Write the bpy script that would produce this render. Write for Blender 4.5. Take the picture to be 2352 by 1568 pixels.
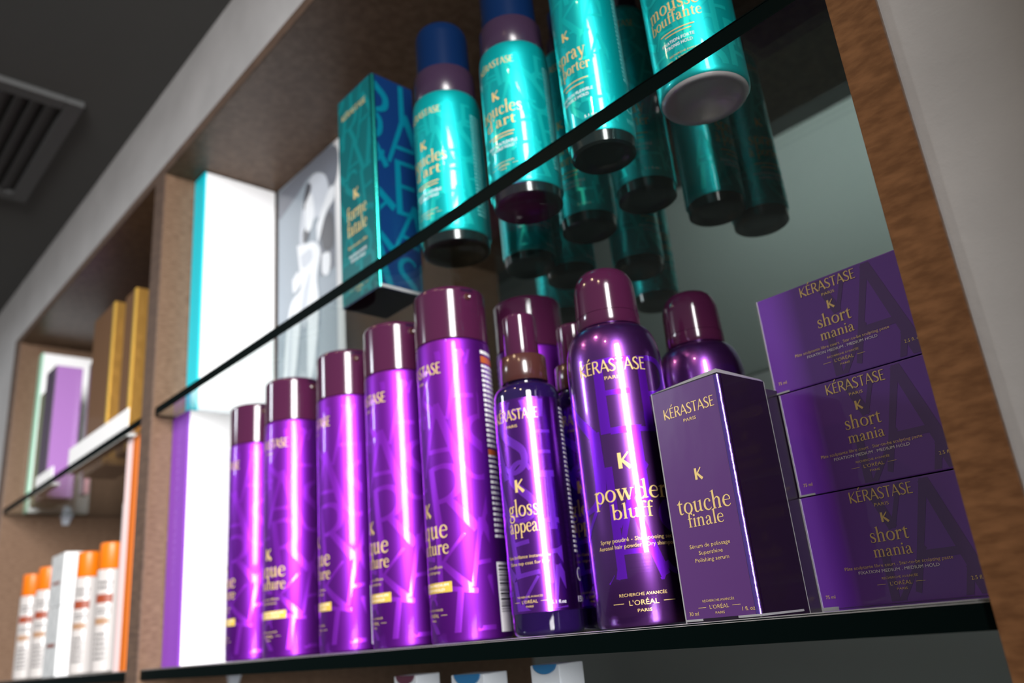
import bpy, bmesh, math, random
from mathutils import Vector, Matrix
for o in list(bpy.data.objects): bpy.data.objects.remove(o)
SC = bpy.context.scene; COL = SC.collection; PI = math.pi; R = math.radians
random.seed(7)
# ------------------------------------------------------------------ camera, light, exposure
cam = bpy.data.cameras.new('camera'); camo = bpy.data.objects.new('camera', cam); COL.objects.link(camo)
cr, cu, cf = Vector((0.6706, 0.7361, -0.0918)), Vector((0.3043, -0.1601, 0.9390)), Vector((-0.6765, 0.6576, 0.3314))
camo.matrix_world = Matrix(((cr.x, cu.x, -cf.x, 0.0367), (cr.y, cu.y, -cf.y, -0.32189), (cr.z, cu.z, -cf.z, 0.00601), (0, 0, 0, 1)))
cam.sensor_width = 36.0; cam.lens = 1860.07 * 36 / 2352; cam.clip_start = 0.01
cam.dof.use_dof = True; cam.dof.focus_distance = 0.375; cam.dof.aperture_fstop = 7.5
SC.camera = camo
SC.view_settings.view_transform = 'Standard'; SC.view_settings.look = 'None'
SC.view_settings.gamma = 1.0; SC.view_settings.use_curve_mapping = False; SC.view_settings.exposure = 0.0
W = bpy.data.worlds.new('world'); SC.world = W; W.use_nodes = True
W.node_tree.nodes['Background'].inputs[0].default_value = (0.85, 0.92, 1.0, 1); W.node_tree.nodes['Background'].inputs[1].default_value = 0.19
def area(name, loc, target, sx, sy, power, col):
    l = bpy.data.lights.new(name, 'AREA'); l.shape = 'RECTANGLE'; l.size = sx; l.size_y = sy; l.energy = power; l.color = col
    o = bpy.data.objects.new(name, l); COL.objects.link(o); o.location = loc
    o.rotation_euler = (Vector(target) - Vector(loc)).to_track_quat('-Z', 'Y').to_euler(); return o
area('window_light', (2.45, -1.60, 1.05), (-0.4, 0.0, 1.05), 1.35, 2.2, 440, (1.0, 0.97, 0.96))
area('added_rim_fill', (-2.6, -2.1, 1.10), (-0.15, 0.56, 0.40), 0.35, 0.35, 12, (0.86, 0.94, 1.0))  # added fill, no known lamp; lifts the left rims of the cans
area('added_back_wall_fill', (-0.35, 0.78, 0.97), (-0.30, 1.25, 0.80), 0.9, 0.12, 3.6, (0.90, 0.98, 0.97))  # invented source, added to brighten the top of the back wall
for i, (x, y, z) in enumerate(((-0.35, -1.0, 1.3), (0.35, -1.3, 1.3), (-1.3, -1.1, 1.3))):
    l = bpy.data.lights.new('ceiling_downlight', 'SPOT'); l.energy = 9; l.color = (1.0, 0.72, 0.42); l.spot_size = R(120); l.shadow_soft_size = 0.03
    o = bpy.data.objects.new('ceiling_downlight', l); COL.objects.link(o); o.location = (x, y, z)

# ------------------------------------------------------------------ materials
MATS = {}
def mat(name, col=(0.8, 0.8, 0.8), rough=0.5, metal=0.0, coat=0.0, spec=0.5, trans=0.0, ior=1.5, noise=None, bump=None, aniso=0.0, coat_rough=0.04, sss=0):
    if name in MATS: return MATS[name]
    m = bpy.data.materials.new(name); m.use_nodes = True; nt = m.node_tree; b = nt.nodes['Principled BSDF']
    b.inputs['Base Color'].default_value = (*col, 1); b.inputs['Roughness'].default_value = rough; b.inputs['Metallic'].default_value = metal
    b.inputs['Coat Weight'].default_value = coat; b.inputs['Coat Roughness'].default_value = coat_rough
    b.inputs['Specular IOR Level'].default_value = spec; b.inputs['Transmission Weight'].default_value = trans; b.inputs['IOR'].default_value = ior
    if noise:  # (scale xyz, colour 2, detail)
        tc = nt.nodes.new('ShaderNodeTexCoord'); mp = nt.nodes.new('ShaderNodeMapping'); mp.inputs['Scale'].default_value = noise[0]
        nz = nt.nodes.new('ShaderNodeTexNoise'); nz.inputs['Scale'].default_value = 1.0; nz.inputs['Detail'].default_value = noise[2]
        rp = nt.nodes.new('ShaderNodeValToRGB'); rp.color_ramp.elements[0].position = 0.35; rp.color_ramp.elements[1].position = 0.68
        rp.color_ramp.elements[0].color = (*col, 1); rp.color_ramp.elements[1].color = (*noise[1], 1)
        nt.links.new(tc.outputs['Object'], mp.inputs[0]); nt.links.new(mp.outputs[0], nz.inputs[0])
        nt.links.new(nz.outputs[0], rp.inputs[0]); nt.links.new(rp.outputs[0], b.inputs['Base Color'])
    if bump:   # (scale xyz, strength, distance, detail)
        tc = nt.nodes.new('ShaderNodeTexCoord'); mp = nt.nodes.new('ShaderNodeMapping'); mp.inputs['Scale'].default_value = bump[0]
        nz = nt.nodes.new('ShaderNodeTexNoise'); nz.inputs['Scale'].default_value = 1.0; nz.inputs['Detail'].default_value = bump[3]
        bp = nt.nodes.new('ShaderNodeBump'); bp.inputs['Strength'].default_value = bump[1]; bp.inputs['Distance'].default_value = bump[2]
        nt.links.new(tc.outputs['Object'], mp.inputs[0]); nt.links.new(mp.outputs[0], nz.inputs[0])
        nt.links.new(nz.outputs[0], bp.inputs['Height']); nt.links.new(bp.outputs[0], b.inputs['Normal'])
        if coat and bump[1] > 0.3: nt.links.new(bp.outputs[0], b.inputs['Coat Normal'])
    MATS[name] = m; return m
M_wood = mat('brown_wood_laminate', (0.112, 0.066, 0.041), 0.36, spec=0.3, noise=((110, 110, 400), (0.172, 0.108, 0.070), 5), bump=((60, 60, 300), 0.05, 0.0005, 3))
M_band = mat('dark_brown_edge_banding', (0.080, 0.050, 0.036), 0.5, spec=0.25, noise=((45, 45, 230), (0.12, 0.076, 0.052), 5))
M_warm = mat('warm_brown_edge_banding', (0.100, 0.043, 0.016), 0.5, spec=0.15, noise=((110, 110, 300), (0.165, 0.075, 0.030), 6), bump=((60, 60, 300), 0.12, 0.001, 4))
M_wall = mat('grey_plaster', (0.335, 0.328, 0.324), 0.85, noise=((14, 14, 14), (0.385, 0.377, 0.373), 6), bump=((120, 120, 120), 0.25, 0.002, 6))
M_back = mat('pale_grey_back_wall', (0.30, 0.335, 0.315), 0.8, bump=((60, 60, 60), 0.1, 0.001, 5))
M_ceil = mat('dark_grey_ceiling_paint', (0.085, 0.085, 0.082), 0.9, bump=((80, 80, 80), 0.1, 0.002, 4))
M_vent = mat('dark_grey_vent_enamel', (0.075, 0.077, 0.077), 0.55)
M_ventin = mat('vent_black', (0.04, 0.04, 0.04), 0.9)
M_floor = mat('brown_floor', (0.05, 0.042, 0.036), 0.6, noise=((6, 6, 6), (0.075, 0.06, 0.05), 4))
M_glass = mat('clear_shelf_glass', (0.90, 0.975, 0.955), 0.0, trans=1.0, ior=1.5)
M_edge = mat('dark_green_polished_glass_edge', (0.001, 0.003, 0.0028), 0.4, spec=0.02)
M_arris = mat('painted_arris_highlight', (0.30, 0.30, 0.30), 0.3, coat=0.5)  # pale grey stands in for the highlight on the polished edge
M_purp = mat('metallic_purple_can', (0.25, 0.022, 0.50), 0.42, metal=0.95, coat=0.4)
M_purpat = mat('violet_letter_pattern', (0.38, 0.033, 0.78), 0.42, metal=0.95, coat=0.4)
M_pow = mat('metallic_grape_can', (0.20, 0.055, 0.34), 0.27, metal=0.95, coat=0.7, bump=((2, 2, 900), 0.04, 0.0004, 2))
M_powpat = mat('blue_violet_letter_pattern', (0.26, 0.02, 0.95), 0.30, metal=0.9, coat=0.6)
M_lab = mat('metallic_violet_label', (0.27, 0.045, 0.56), 0.26, metal=1.0, coat=0.6)
M_labpat = mat('label_letter_pattern', (0.34, 0.06, 0.95), 0.30, metal=0.9, coat=0.6)
M_plum = mat('plum_plastic_cap', (0.050, 0.008, 0.032), 0.14, spec=0.5, coat=0.2)
M_brown = mat('dark_bronze_collar', (0.055, 0.018, 0.016), 0.2, spec=0.6, coat=0.3)
M_navyglass = mat('deep_violet_bottle', (0.012, 0.004, 0.045), 0.08, spec=0.6, coat=0.5)
M_dkcap = mat('black_violet_cap', (0.020, 0.006, 0.022), 0.14, spec=0.6, coat=0.3)
M_gold = mat('gold_print', (0.78, 0.56, 0.22), 0.38, metal=0.3)
M_goldfoil = mat('yellow_gold_block', (0.72, 0.50, 0.08), 0.4, metal=0.3)
M_white = mat('white_print', (0.85, 0.83, 0.86), 0.5)
M_red = mat('rust_red_print', (0.45, 0.10, 0.02), 0.5)
M_black = mat('black_print', (0.02, 0.02, 0.025), 0.5)
M_pbox = mat('glossy_purple_carton', (0.130, 0.030, 0.330), 0.28, spec=0.5, coat=1.0, coat_rough=0.06, bump=((26, 26, 26), 0.35, 0.0012, 3))
M_pboxpat = mat('purple_carton_pattern', (0.082, 0.025, 0.170), 0.3, spec=0.5, coat=1.0, coat_rough=0.06, bump=((26, 26, 26), 0.35, 0.0012, 3))
M_tbox = mat('glossy_aubergine_carton', (0.082, 0.022, 0.140), 0.28, spec=0.5, coat=1.0, coat_rough=0.05, bump=((30, 30, 16), 0.35, 0.0012, 3))
M_tside = mat('black_aubergine_carton_side', (0.010, 0.004, 0.014), 0.3, spec=0.4, coat=0.6, coat_rough=0.08)
M_foil = mat('violet_foil_edge', (0.42, 0.22, 1.0), 0.18, metal=1.0, bump=((400, 400, 400), 0.3, 0.0005, 2))
M_film = mat('clear_film_edge', (0.30, 0.30, 0.32), 0.12, spec=0.8, coat=1.0)
M_tealgrey = mat('pale_teal_grey_print', (0.10, 0.42, 0.42), 0.5)
M_teal = mat('metallic_teal_can', (0.0, 0.50, 0.51), 0.37, metal=0.7, coat=0.5)
M_tealpat = mat('pale_teal_letter_pattern', (0.01, 0.72, 0.70), 0.34, metal=0.7, coat=0.5)
M_navy = mat('navy_plastic_cap', (0.002, 0.012, 0.048), 0.25, spec=0.3)
M_navyring = mat('dark_plum_collar', (0.030, 0.016, 0.035), 0.25, spec=0.5)
M_blk = mat('black_green_plastic_base', (0.006, 0.012, 0.012), 0.16, spec=0.5, coat=0.3)
M_silver = mat('brushed_silver_can_base', (0.78, 0.70, 0.72), 0.32, metal=0.5)
M_tcart = mat('dark_teal_carton', (0.0, 0.105, 0.115), 0.3, spec=0.5, coat=0.6)
M_tcartpat = mat('teal_carton_pattern', (0.0, 0.175, 0.185), 0.3, spec=0.5, coat=0.6)
M_tcside = mat('navy_carton_side', (0.002, 0.020, 0.085), 0.3, spec=0.5, coat=0.5)
M_tcsidepat = mat('blue_teal_side_pattern', (0.0, 0.11, 0.165), 0.3, spec=0.5, coat=0.5)
M_tfoil = mat('aqua_foil_edge', (0.05, 0.85, 0.75), 0.2, metal=1.0)
M_tboard = mat('turquoise_board_edge', (0.0, 0.62, 0.74), 0.45)
M_pboard = mat('purple_board_edge', (0.20, 0.035, 0.42), 0.45)
M_pboardtx = mat('pale_purple_print', (0.30, 0.10, 0.55), 0.45)
M_wboard = mat('white_board_face', (0.86, 0.87, 0.88), 0.5)
M_grey1 = mat('poster_blue_grey', (0.30, 0.36, 0.42), 0.35, coat=0.3)
M_grey0 = mat('poster_slate', (0.17, 0.19, 0.23), 0.35, coat=0.3)
M_grey2 = mat('poster_pale_grey', (0.58, 0.63, 0.70), 0.35, coat=0.3)
M_grey3 = mat('poster_white', (0.82, 0.86, 0.90), 0.35, coat=0.3)
M_greyd = mat('poster_dark', (0.06, 0.065, 0.08), 0.35, coat=0.3)
M_orange = mat('orange_plastic_cap', (0.62, 0.14, 0.0), 0.4)
M_wplast = mat('white_plastic_tube', (0.43, 0.41, 0.40), 0.35, coat=0.3)
M_gtext = mat('grey_print', (0.09, 0.09, 0.09), 0.5)
M_rust = mat('rust_label_bar', (0.22, 0.035, 0.008), 0.5)
M_clear = mat('clear_carton_film', (0.82, 0.85, 0.86), 0.10, spec=0.8, coat=1.0, bump=((50, 50, 50), 0.6, 0.003, 2))
M_lilac = mat('lilac_gloss_carton', (0.36, 0.17, 0.46), 0.25, coat=0.8)
M_dkmauve = mat('dark_mauve_carton', (0.07, 0.05, 0.085), 0.4)
M_pink = mat('pink_carton', (0.75, 0.38, 0.46), 0.4)
M_olive = mat('olive_green_carton', (0.18, 0.22, 0.12), 0.4)
M_mint = mat('mint_carton_side', (0.35, 0.75, 0.55), 0.35, coat=0.5)
M_bbox = mat('brown_gold_carton', (0.16, 0.075, 0.028), 0.4, coat=0.3)
M_gside = mat('golden_carton_side', (0.55, 0.30, 0.07), 0.3, metal=0.7, bump=((60, 60, 60), 0.5, 0.003, 3))
M_gedge = mat('bright_gold_edge', (0.95, 0.60, 0.12), 0.3, metal=0.6)
M_blue = mat('blue_cap_inside', (0.01, 0.11, 0.26), 0.35, coat=0.3)
M_maroon = mat('maroon_cap_inside', (0.07, 0.012, 0.03), 0.35, coat=0.3)
M_greycart = mat('pale_grey_carton', (0.46, 0.50, 0.54), 0.4)
M_supp = mat('milky_plastic_support', (0.55, 0.6, 0.68), 0.25, coat=0.5)

# ------------------------------------------------------------------ object helpers
def link(name, me, m, parent=None, loc=None):
    ms = m if isinstance(m, (list, tuple)) else [m]
    for k in ms: me.materials.append(k)
    o = bpy.data.objects.new(name, me); COL.objects.link(o)
    if parent: o.parent = parent
    if loc: o.location = loc
    return o
def tag(o, label=None, cat=None, group=None, kind=None):
    if label: o['label'] = label
    if cat: o['category'] = cat
    if group: o['group'] = group
    if kind: o['kind'] = kind
    return o
def thing(name, loc, label, cat, group=None, rz=0):
    o = bpy.data.objects.new(name, None); COL.objects.link(o); o.location = loc; o.rotation_euler = (0, 0, rz); o.empty_display_size = 0.02
    return tag(o, label, cat, group)
def copy_tree(root, loc, rz, label):
    r = root.copy(); COL.objects.link(r); r.location = loc; r.rotation_euler = (0, 0, rz); r['label'] = label
    for ch in list(root.children):
        c = ch.copy(); COL.objects.link(c); c.parent = r
        for g in list(ch.children):
            d = g.copy(); COL.objects.link(d); d.parent = c
    return r
def mesh(name, vs, fs, smooth=False, ang=35):
    me = bpy.data.meshes.new(name); me.from_pydata([tuple(v) for v in vs], [], fs); me.update()
    if smooth:
        me.polygons.foreach_set('use_smooth', [True] * len(me.polygons)); me.set_sharp_from_angle(angle=R(ang))
    return me
def boxmesh(name, x0, x1, y0, y1, z0, z1, bev=0.0):
    bm = bmesh.new(); bmesh.ops.create_cube(bm, size=1.0)
    bmesh.ops.scale(bm, vec=(x1 - x0, y1 - y0, z1 - z0), verts=bm.verts)
    bmesh.ops.translate(bm, vec=((x0 + x1) / 2, (y0 + y1) / 2, (z0 + z1) / 2), verts=bm.verts)
    if bev: bmesh.ops.bevel(bm, geom=bm.edges[:], offset=bev, segments=2, affect='EDGES', profile=0.7)
    me = bpy.data.meshes.new(name); bm.to_mesh(me); bm.free(); return me
def box(name, m, x0, x1, y0, y1, z0, z1, parent=None, bev=0.0): return link(name, boxmesh(name, x0, x1, y0, y1, z0, z1, bev), m, parent)
def lathe(name, prof, m, parent=None, n=72, ang=40, loc=None):
    """prof: list of (radius, z) from bottom axis to top axis"""
    vs, fs, rings = [], [], []
    for r, z in prof:
        if r < 1e-7: rings.append([len(vs)]); vs.append((0, 0, z))
        else:
            rings.append(list(range(len(vs), len(vs) + n)))
            for i in range(n): a = 2 * PI * i / n; vs.append((r * math.cos(a), r * math.sin(a), z))
    for a, b in zip(rings[:-1], rings[1:]):
        for i in range(n):
            j = (i + 1) % n
            if len(a) == 1 and len(b) == 1: continue
            if len(a) == 1: fs.append((a[0], b[j], b[i]))
            elif len(b) == 1: fs.append((a[i], a[j], b[0]))
            else: fs.append((a[i], a[j], b[j], b[i]))
    return link(name, mesh(name, vs, fs, True, ang), m, parent, loc)
def fillet(r0, z0, r1, z1, k=5, inner=False):
    """quarter arc from (r0,z0) to (r1,z1), convex"""
    out = []
    for i in range(k + 1):
        t = PI / 2 * i / k
        out.append((r1 + (r0 - r1) * math.cos(t), z0 + (z1 - z0) * math.sin(t)))
    return out

# ------------------------------------------------------------------ lettering: strokes with modulated width
def cr_spline(p, seg=6):
    if len(p) < 3: return [list(map(float, q)) for q in p]
    out = []
    for i in range(len(p) - 1):
        p0 = p[i - 1] if i else p[i]; p1 = p[i]; p2 = p[i + 1]; p3 = p[i + 2] if i + 2 < len(p) else p[i + 1]
        for s in range(seg):
            t = s / seg
            out.append([0.5 * (2 * b + (c - a) * t + (2 * a - 5 * b + 4 * c - d) * t * t + (3 * b - a - 3 * c + d) * t ** 3) for a, b, c, d in zip(p0, p1, p2, p3)])
    out.append(list(map(float, p[-1]))); return out
def strip(pts):
    """pts (x,y,w) -> quads"""
    L = []; n = len(pts)
    for i, (x, y, w) in enumerate(pts):
        a = pts[max(i - 1, 0)]; b = pts[min(i + 1, n - 1)]
        dx, dy = b[0] - a[0], b[1] - a[1]; d = math.hypot(dx, dy) or 1
        L.append(((x - dy / d * w / 2, y + dx / d * w / 2), (x + dy / d * w / 2, y - dx / d * w / 2)))
    return [[L[i][1], L[i + 1][1], L[i + 1][0], L[i][0]] for i in range(n - 1)]
def S(*p): return strip(cr_spline(p))                       # curved stroke
def Ln(x0, y0, x1, y1, w0, w1=None): return strip([(x0, y0, w0), (x1, y1, w1 or w0)])
def HB(x0, x1, y, h): return [[(x0, y - h / 2), (x1, y - h / 2), (x1, y + h / 2), (x0, y + h / 2)]]
def VB(x, y0, y1, w): return [[(x - w / 2, y0), (x + w / 2, y0), (x + w / 2, y1), (x - w / 2, y1)]]
def foot(x, y=0.03, l=.19, r=.19): return HB(x - l, x + r, y, .06)
def flag(x, y, w=.19): return [[(x - w / 2 - .17, y - .14), (x + w / 2, y - .1), (x + w / 2, y + .02), (x - w / 2, y - .05)]]
def ring(cx, cy, rx, ry, tk, tn, tilt=0.35, a0=0, a1=360, n=28):
    out = []
    for i in range(n + 1):
        t = R(a0 + (a1 - a0) * i / n); w = tn + (tk - tn) * abs(math.cos(t - tilt)) ** 1.3
        out.append((cx + rx * math.cos(t), cy + ry * math.sin(t), w))
    return strip(out)
def blob(x, y, r): return [[(x + r * math.cos(R(45 * i)), y + r * math.sin(R(45 * i))) for i in range(8)]]
T, N = .19, .07
def arch(x0, x1): return S((x0, .70, N), (x0 + .10, .86, N), ((x0 + x1) / 2 + .04, .965, .11), (x1 - .02, .84, .17), (x1, .64, T))
SER = {
 'n': (1.06, VB(.24, 0, .97, T) + flag(.24, 1.0) + foot(.24) + arch(.30, .78) + VB(.78, 0, .66, T) + foot(.78)),
 'm': (1.58, VB(.24, 0, .97, T) + flag(.24, 1.0) + foot(.24) + arch(.30, .76) + VB(.76, 0, .66, T) + foot(.76) + arch(.82, 1.28) + VB(1.28, 0, .66, T) + foot(1.28)),
 'h': (1.06, VB(.24, 0, 1.58, T) + flag(.24, 1.62) + foot(.24) + arch(.30, .78) + VB(.78, 0, .66, T) + foot(.78)),
 'u': (1.08, VB(.24, .3, .97, T) + flag(.24, 1.0) + S((.24, .34, T), (.27, .14, .17), (.42, .035, .1), (.60, .12, N), (.74, .26, N)) + VB(.78, 0.05, .97, T) + flag(.78, 1.0) + [[(.78, .0), (1.0, .03), (1.0, .09), (.78, .14)]]),
 'i': (.5, VB(.25, 0, .97, T) + flag(.25, 1.0) + foot(.25) + blob(.25, 1.32, .125)),
 'l': (.5, VB(.25, 0, 1.58, T) + flag(.25, 1.62) + foot(.25)),
 'r': (.76, VB(.24, 0, .97, T) + flag(.24, 1.0) + foot(.24) + S((.30, .70, N), (.42, .88, .1), (.58, .93, .16), (.68, .87, .13)) + blob(.64, .86, .105)),
 't': (.66, VB(.28, .25, 1.12, T) + [[(.185, 1.0), (.375, 1.0), (.375, 1.3)]] + HB(.04, .60, .955, .09) + S((.28, .3, T), (.30, .12, .17), (.42, .04, .11), (.60, .10, N))),
 'f': (.62, VB(.27, 0, 1.25, T) + foot(.27, r=.23) + HB(.05, .58, .955, .085) + S((.27, 1.2, T), (.30, 1.45, .16), (.45, 1.57, .1), (.60, 1.53, .1)) + blob(.60, 1.49, .1)),
 'o': (1.0, ring(.5, .49, .37, .46, .2, .07, -.2)),
 'e': (.88, HB(.16, .76, .56, .065) + S((.77, .56, .1), (.74, .78, .11), (.62, .92, .09), (.46, .965, .075), (.24, .84, .14), (.14, .5, .2), (.22, .17, .17), (.46, .02, .1), (.66, .06, .08), (.80, .2, .05))),
 'c': (.84, S((.72, .76, .13), (.64, .90, .1), (.47, .965, .075), (.24, .84, .14), (.14, .48, .2), (.22, .17, .17), (.46, .02, .1), (.66, .07, .08), (.78, .2, .05)) + blob(.68, .76, .1)),
 'a': (.92, S((.16, .74, .11), (.24, .90, .1), (.40, .965, .09), (.57, .86, .15), (.61, .62, T), (.61, .25, T), (.66, .08, .15), (.76, .04, .09), (.88, .1, .05)) + blob(.19, .75, .1) + S((.60, .56, N), (.36, .46, .09), (.16, .27, .18), (.22, .05, .14), (.38, .015, .08), (.58, .16, N))),
 's': (.72, S((.58, .74, .05), (.54, .90, .07), (.37, .965, .08), (.19, .86, .13), (.20, .66, .17), (.38, .51, .2), (.56, .36, .19), (.56, .13, .14), (.36, .015, .08), (.16, .09, .07), (.11, .27, .05)) + VB(.585, .68, .93, .045) + VB(.115, .04, .3, .045)),
 'd': (1.06, ring(.46, .48, .33, .46, .2, .07, -.2, 50, 320) + VB(.78, 0.03, 1.58, T) + flag(.78, 1.62) + [[(.78, .0), (1.0, .03), (1.0, .09), (.78, .14)]] + S((.6, .12, N), (.72, .24, N)) + S((.64, .86, N), (.74, .76, N))),
 'b': (1.06, ring(.58, .48, .33, .46, .2, .07, -.2, -130, 140) + VB(.24, 0.0, 1.58, T) + flag(.24, 1.62)),
 'p': (1.06, ring(.58, .48, .33, .46, .2, .07, -.2, -145, 135) + VB(.24, -.55, .97, T) + flag(.24, 1.0) + foot(.24, -.55)),
 'q': (1.06, ring(.46, .48, .33, .46, .2, .07, -.2, 50, 320) + VB(.78, -.55, 1.0, T) + foot(.78, -.55)),
 'g': (.94, ring(.42, .66, .25, .29, .17, .07, -.2) + S((.62, .88, N), (.74, .97, .1), (.88, .95, .12)) + S((.26, .42, N), (.17, .28, .1), (.30, .16, .14), (.56, .11, .17), (.78, -.06, .16), (.74, -.34, .11), (.44, -.46, .08), (.13, -.36, .12), (.14, -.12, .1), (.30, .08, .06))),
 'w': (1.48, Ln(.16, .95, .44, 0, .2) + Ln(.44, 0, .72, .95, N) + Ln(.70, .95, .98, 0, .2) + Ln(.98, 0, 1.26, .95, N) + foot(.16, .945) + foot(.70, .945) + foot(1.28, .945, .15, .15)),
 'y': (1.0, Ln(.18, .95, .50, .02, .2) + S((.82, .95, N), (.56, .15, N), (.42, -.28, .09), (.26, -.46, .11), (.13, -.42, .12)) + foot(.18, .945) + foot(.82, .945, .15, .15) + blob(.15, -.38, .1)),
 "'": (.34, [[(.10, 1.2), (.16, 1.2), (.26, 1.58), (.08, 1.58)]]),
 ' ': (.42, []),
}
SER['\u00e0'] = (.92, SER['a'][1] + Ln(.26, 1.42, .52, 1.14, .16, .07))
K1, K0 = .125, .075
CAP = {
 'K': (.78, Ln(.13, 0, .13, 1, .135, .12) + Ln(.70, 1.0, .18, .46, .055, .075) + Ln(.20, .50, .74, 0, .12, .15)),
 'E': (.62, Ln(.13, 0, .13, 1, .13, .12) + HB(.1, .54, .965, .07) + HB(.1, .48, .53, .07) + HB(.1, .56, .035, .07)),
 'R': (.72, Ln(.13, 0, .13, 1, .13, .12) + S((.13, .965, .07), (.38, .965, .08), (.55, .85, .12), (.53, .62, .12), (.36, .50, .08), (.14, .48, .065)) + Ln(.34, .50, .68, 0, .11, .14)),
 'A': (.80, Ln(.06, 0, .40, 1.0, .065, .09) + Ln(.39, 1.0, .76, 0, .12, .15) + HB(.20, .60, .33, .065)),
 'S': (.62, S((.52, .84, .06), (.44, .95, .075), (.30, .975, .08), (.14, .86, .12), (.14, .68, .13), (.32, .51, .14), (.50, .33, .14), (.48, .12, .12), (.30, .025, .08), (.14, .06, .07), (.06, .17, .06))),
 'T': (.68, Ln(.34, 0, .34, .97, .14, .12) + HB(.02, .66, .965, .07)),
 'J': (.50, S((.34, 1, .12), (.34, .3, .13), (.28, .05, .1), (.08, -.05, .06))),
 'N': (.86, Ln(.13, 0, .13, 1, .08) + Ln(.12, 1, .73, 0, .15) + Ln(.74, 0, .74, 1, .08)),
 'U': (.84, S((.14, 1, .13), (.14, .4, .13), (.22, .1, .1), (.42, .03, .08), (.62, .1, .08), (.70, .4, .08), (.70, 1, .08))),
 'O': (.96, ring(.48, .5, .40, .46, .13, .07, 0)),
 'V': (.80, Ln(.06, 1, .40, 0, .14) + Ln(.40, 0, .74, 1, .07)),
 ' ': (.3, []),
}
CAP['\u00c9'] = (.62, CAP['E'][1] + Ln(.26, 1.10, .46, 1.30, .06, .11))
def lay(text, font):
    x = 0; polys = []
    for ch in text:
        adv, pp = font[ch]
        for p in pp: polys.append([(x + a, b) for a, b in p])
        x += adv
    return polys, x
_bf = {}
def bfont(text):
    """built-in sans for the small print; cap height normalised to 1"""
    if text in _bf: return _bf[text]
    cu_ = bpy.data.curves.new('t', 'FONT'); cu_.body = text; cu_.resolution_u = 2; cu_.size = 1.0
    o = bpy.data.objects.new('t', cu_); COL.objects.link(o)
    me = bpy.data.meshes.new_from_object(o.evaluated_get(bpy.context.evaluated_depsgraph_get()))
    polys = [[(me.vertices[i].co.x / .72, me.vertices[i].co.y / .72) for i in p.vertices] for p in me.polygons]
    x = max([q[0] for p in polys for q in p] or [1])
    bpy.data.objects.remove(o); bpy.data.meshes.remove(me); bpy.data.curves.remove(cu_)
    _bf[text] = (polys, x); return _bf[text]
def place(polys_w, x, y, h, width=None, align='c', rot=0):
    polys, w = polys_w; sx = (width / w) if width else h
    off = {'c': -w * sx / 2, 'l': 0, 'r': -w * sx}[align]
    out = [[(a * sx + off, b * h) for a, b in p] for p in polys]
    if rot: c, s = math.cos(rot), math.sin(rot); out = [[(a * c - b * s, a * s + b * c) for a, b in p] for p in out]
    return [[(a + x, b + y) for a, b in p] for p in out]
def clip(polys, x0, x1, y0, y1):
    out = []
    for p in polys:
        for ax, lim, sg in ((0, x0, 1), (0, x1, -1), (1, y0, 1), (1, y1, -1)):
            q = []
            for i in range(len(p)):
                a, b = p[i - 1], p[i]; da, db = sg * (a[ax] - lim), sg * (b[ax] - lim)
                if (da >= 0) != (db >= 0):
                    t = da / (da - db); q.append((a[0] + t * (b[0] - a[0]), a[1] + t * (b[1] - a[1])))
                if db >= 0: q.append(b)
            p = q
            if len(p) < 3: break
        if len(p) >= 3: out.append(p)
    return out
def subdiv(polys, step):
    """split quads lengthways so that they can follow a curved wall"""
    out = []
    for p in polys:
        if len(p) != 4: out.append(p); continue
        def L(a, b): return math.hypot(a[0] - b[0], a[1] - b[1])
        n1 = max(1, math.ceil(max(abs(p[0][0] - p[1][0]), abs(p[3][0] - p[2][0])) / step)); n2 = max(1, math.ceil(max(abs(p[1][0] - p[2][0]), abs(p[0][0] - p[3][0])) / step))
        if n1 == 1 and n2 == 1: out.append(p); continue
        def P(u, v): return tuple((1 - u) * (1 - v) * p[0][k] + u * (1 - v) * p[1][k] + u * v * p[2][k] + (1 - u) * v * p[3][k] for k in (0, 1))
        for i in range(n1):
            for j in range(n2): out.append([P(i / n1, j / n2), P((i + 1) / n1, j / n2), P((i + 1) / n1, (j + 1) / n2), P(i / n1, (j + 1) / n2)])
    return out
def decal(name, polys, m, parent, fn, nf=None):
    vs, fs, ns = [], [], []
    for p in polys:
        A = sum(p[i - 1][0] * p[i][1] - p[i][0] * p[i - 1][1] for i in range(len(p)))
        if abs(A) < 1e-13: continue
        if A < 0: p = p[::-1]
        fs.append(tuple(range(len(vs), len(vs) + len(p))))
        for q in p: vs.append(fn(*q)); ns.append(nf(*q) if nf else None)
    me = mesh(name, vs, fs)
    for k, p in enumerate(me.polygons):          # print layers lie a hair above each other
        d = p.normal * (2e-6 * (k % 16))
        for i in p.vertices: me.vertices[i].co += d
    if nf:
        me.polygons.foreach_set('use_smooth', [True] * len(me.polygons))
        me.normals_split_custom_set_from_vertices(ns)
    o = link(name, me, m, parent); o['kind'] = 'stuff'; return o
def cyl_fn(rad, a0=0.0):
    """u = arc length to the right seen from outside, v = height"""
    f = lambda u, v: (rad * math.cos(a0 + u / rad), rad * math.sin(a0 + u / rad), v)
    g = lambda u, v: (math.cos(a0 + u / rad), math.sin(a0 + u / rad), 0)
    return f, g
def cdecal(name, polys, m, parent, rad, a0=0.0, step=0.0016):
    f, g = cyl_fn(rad, a0); return decal(name, subdiv(polys, step), m, parent, f, g)
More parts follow.
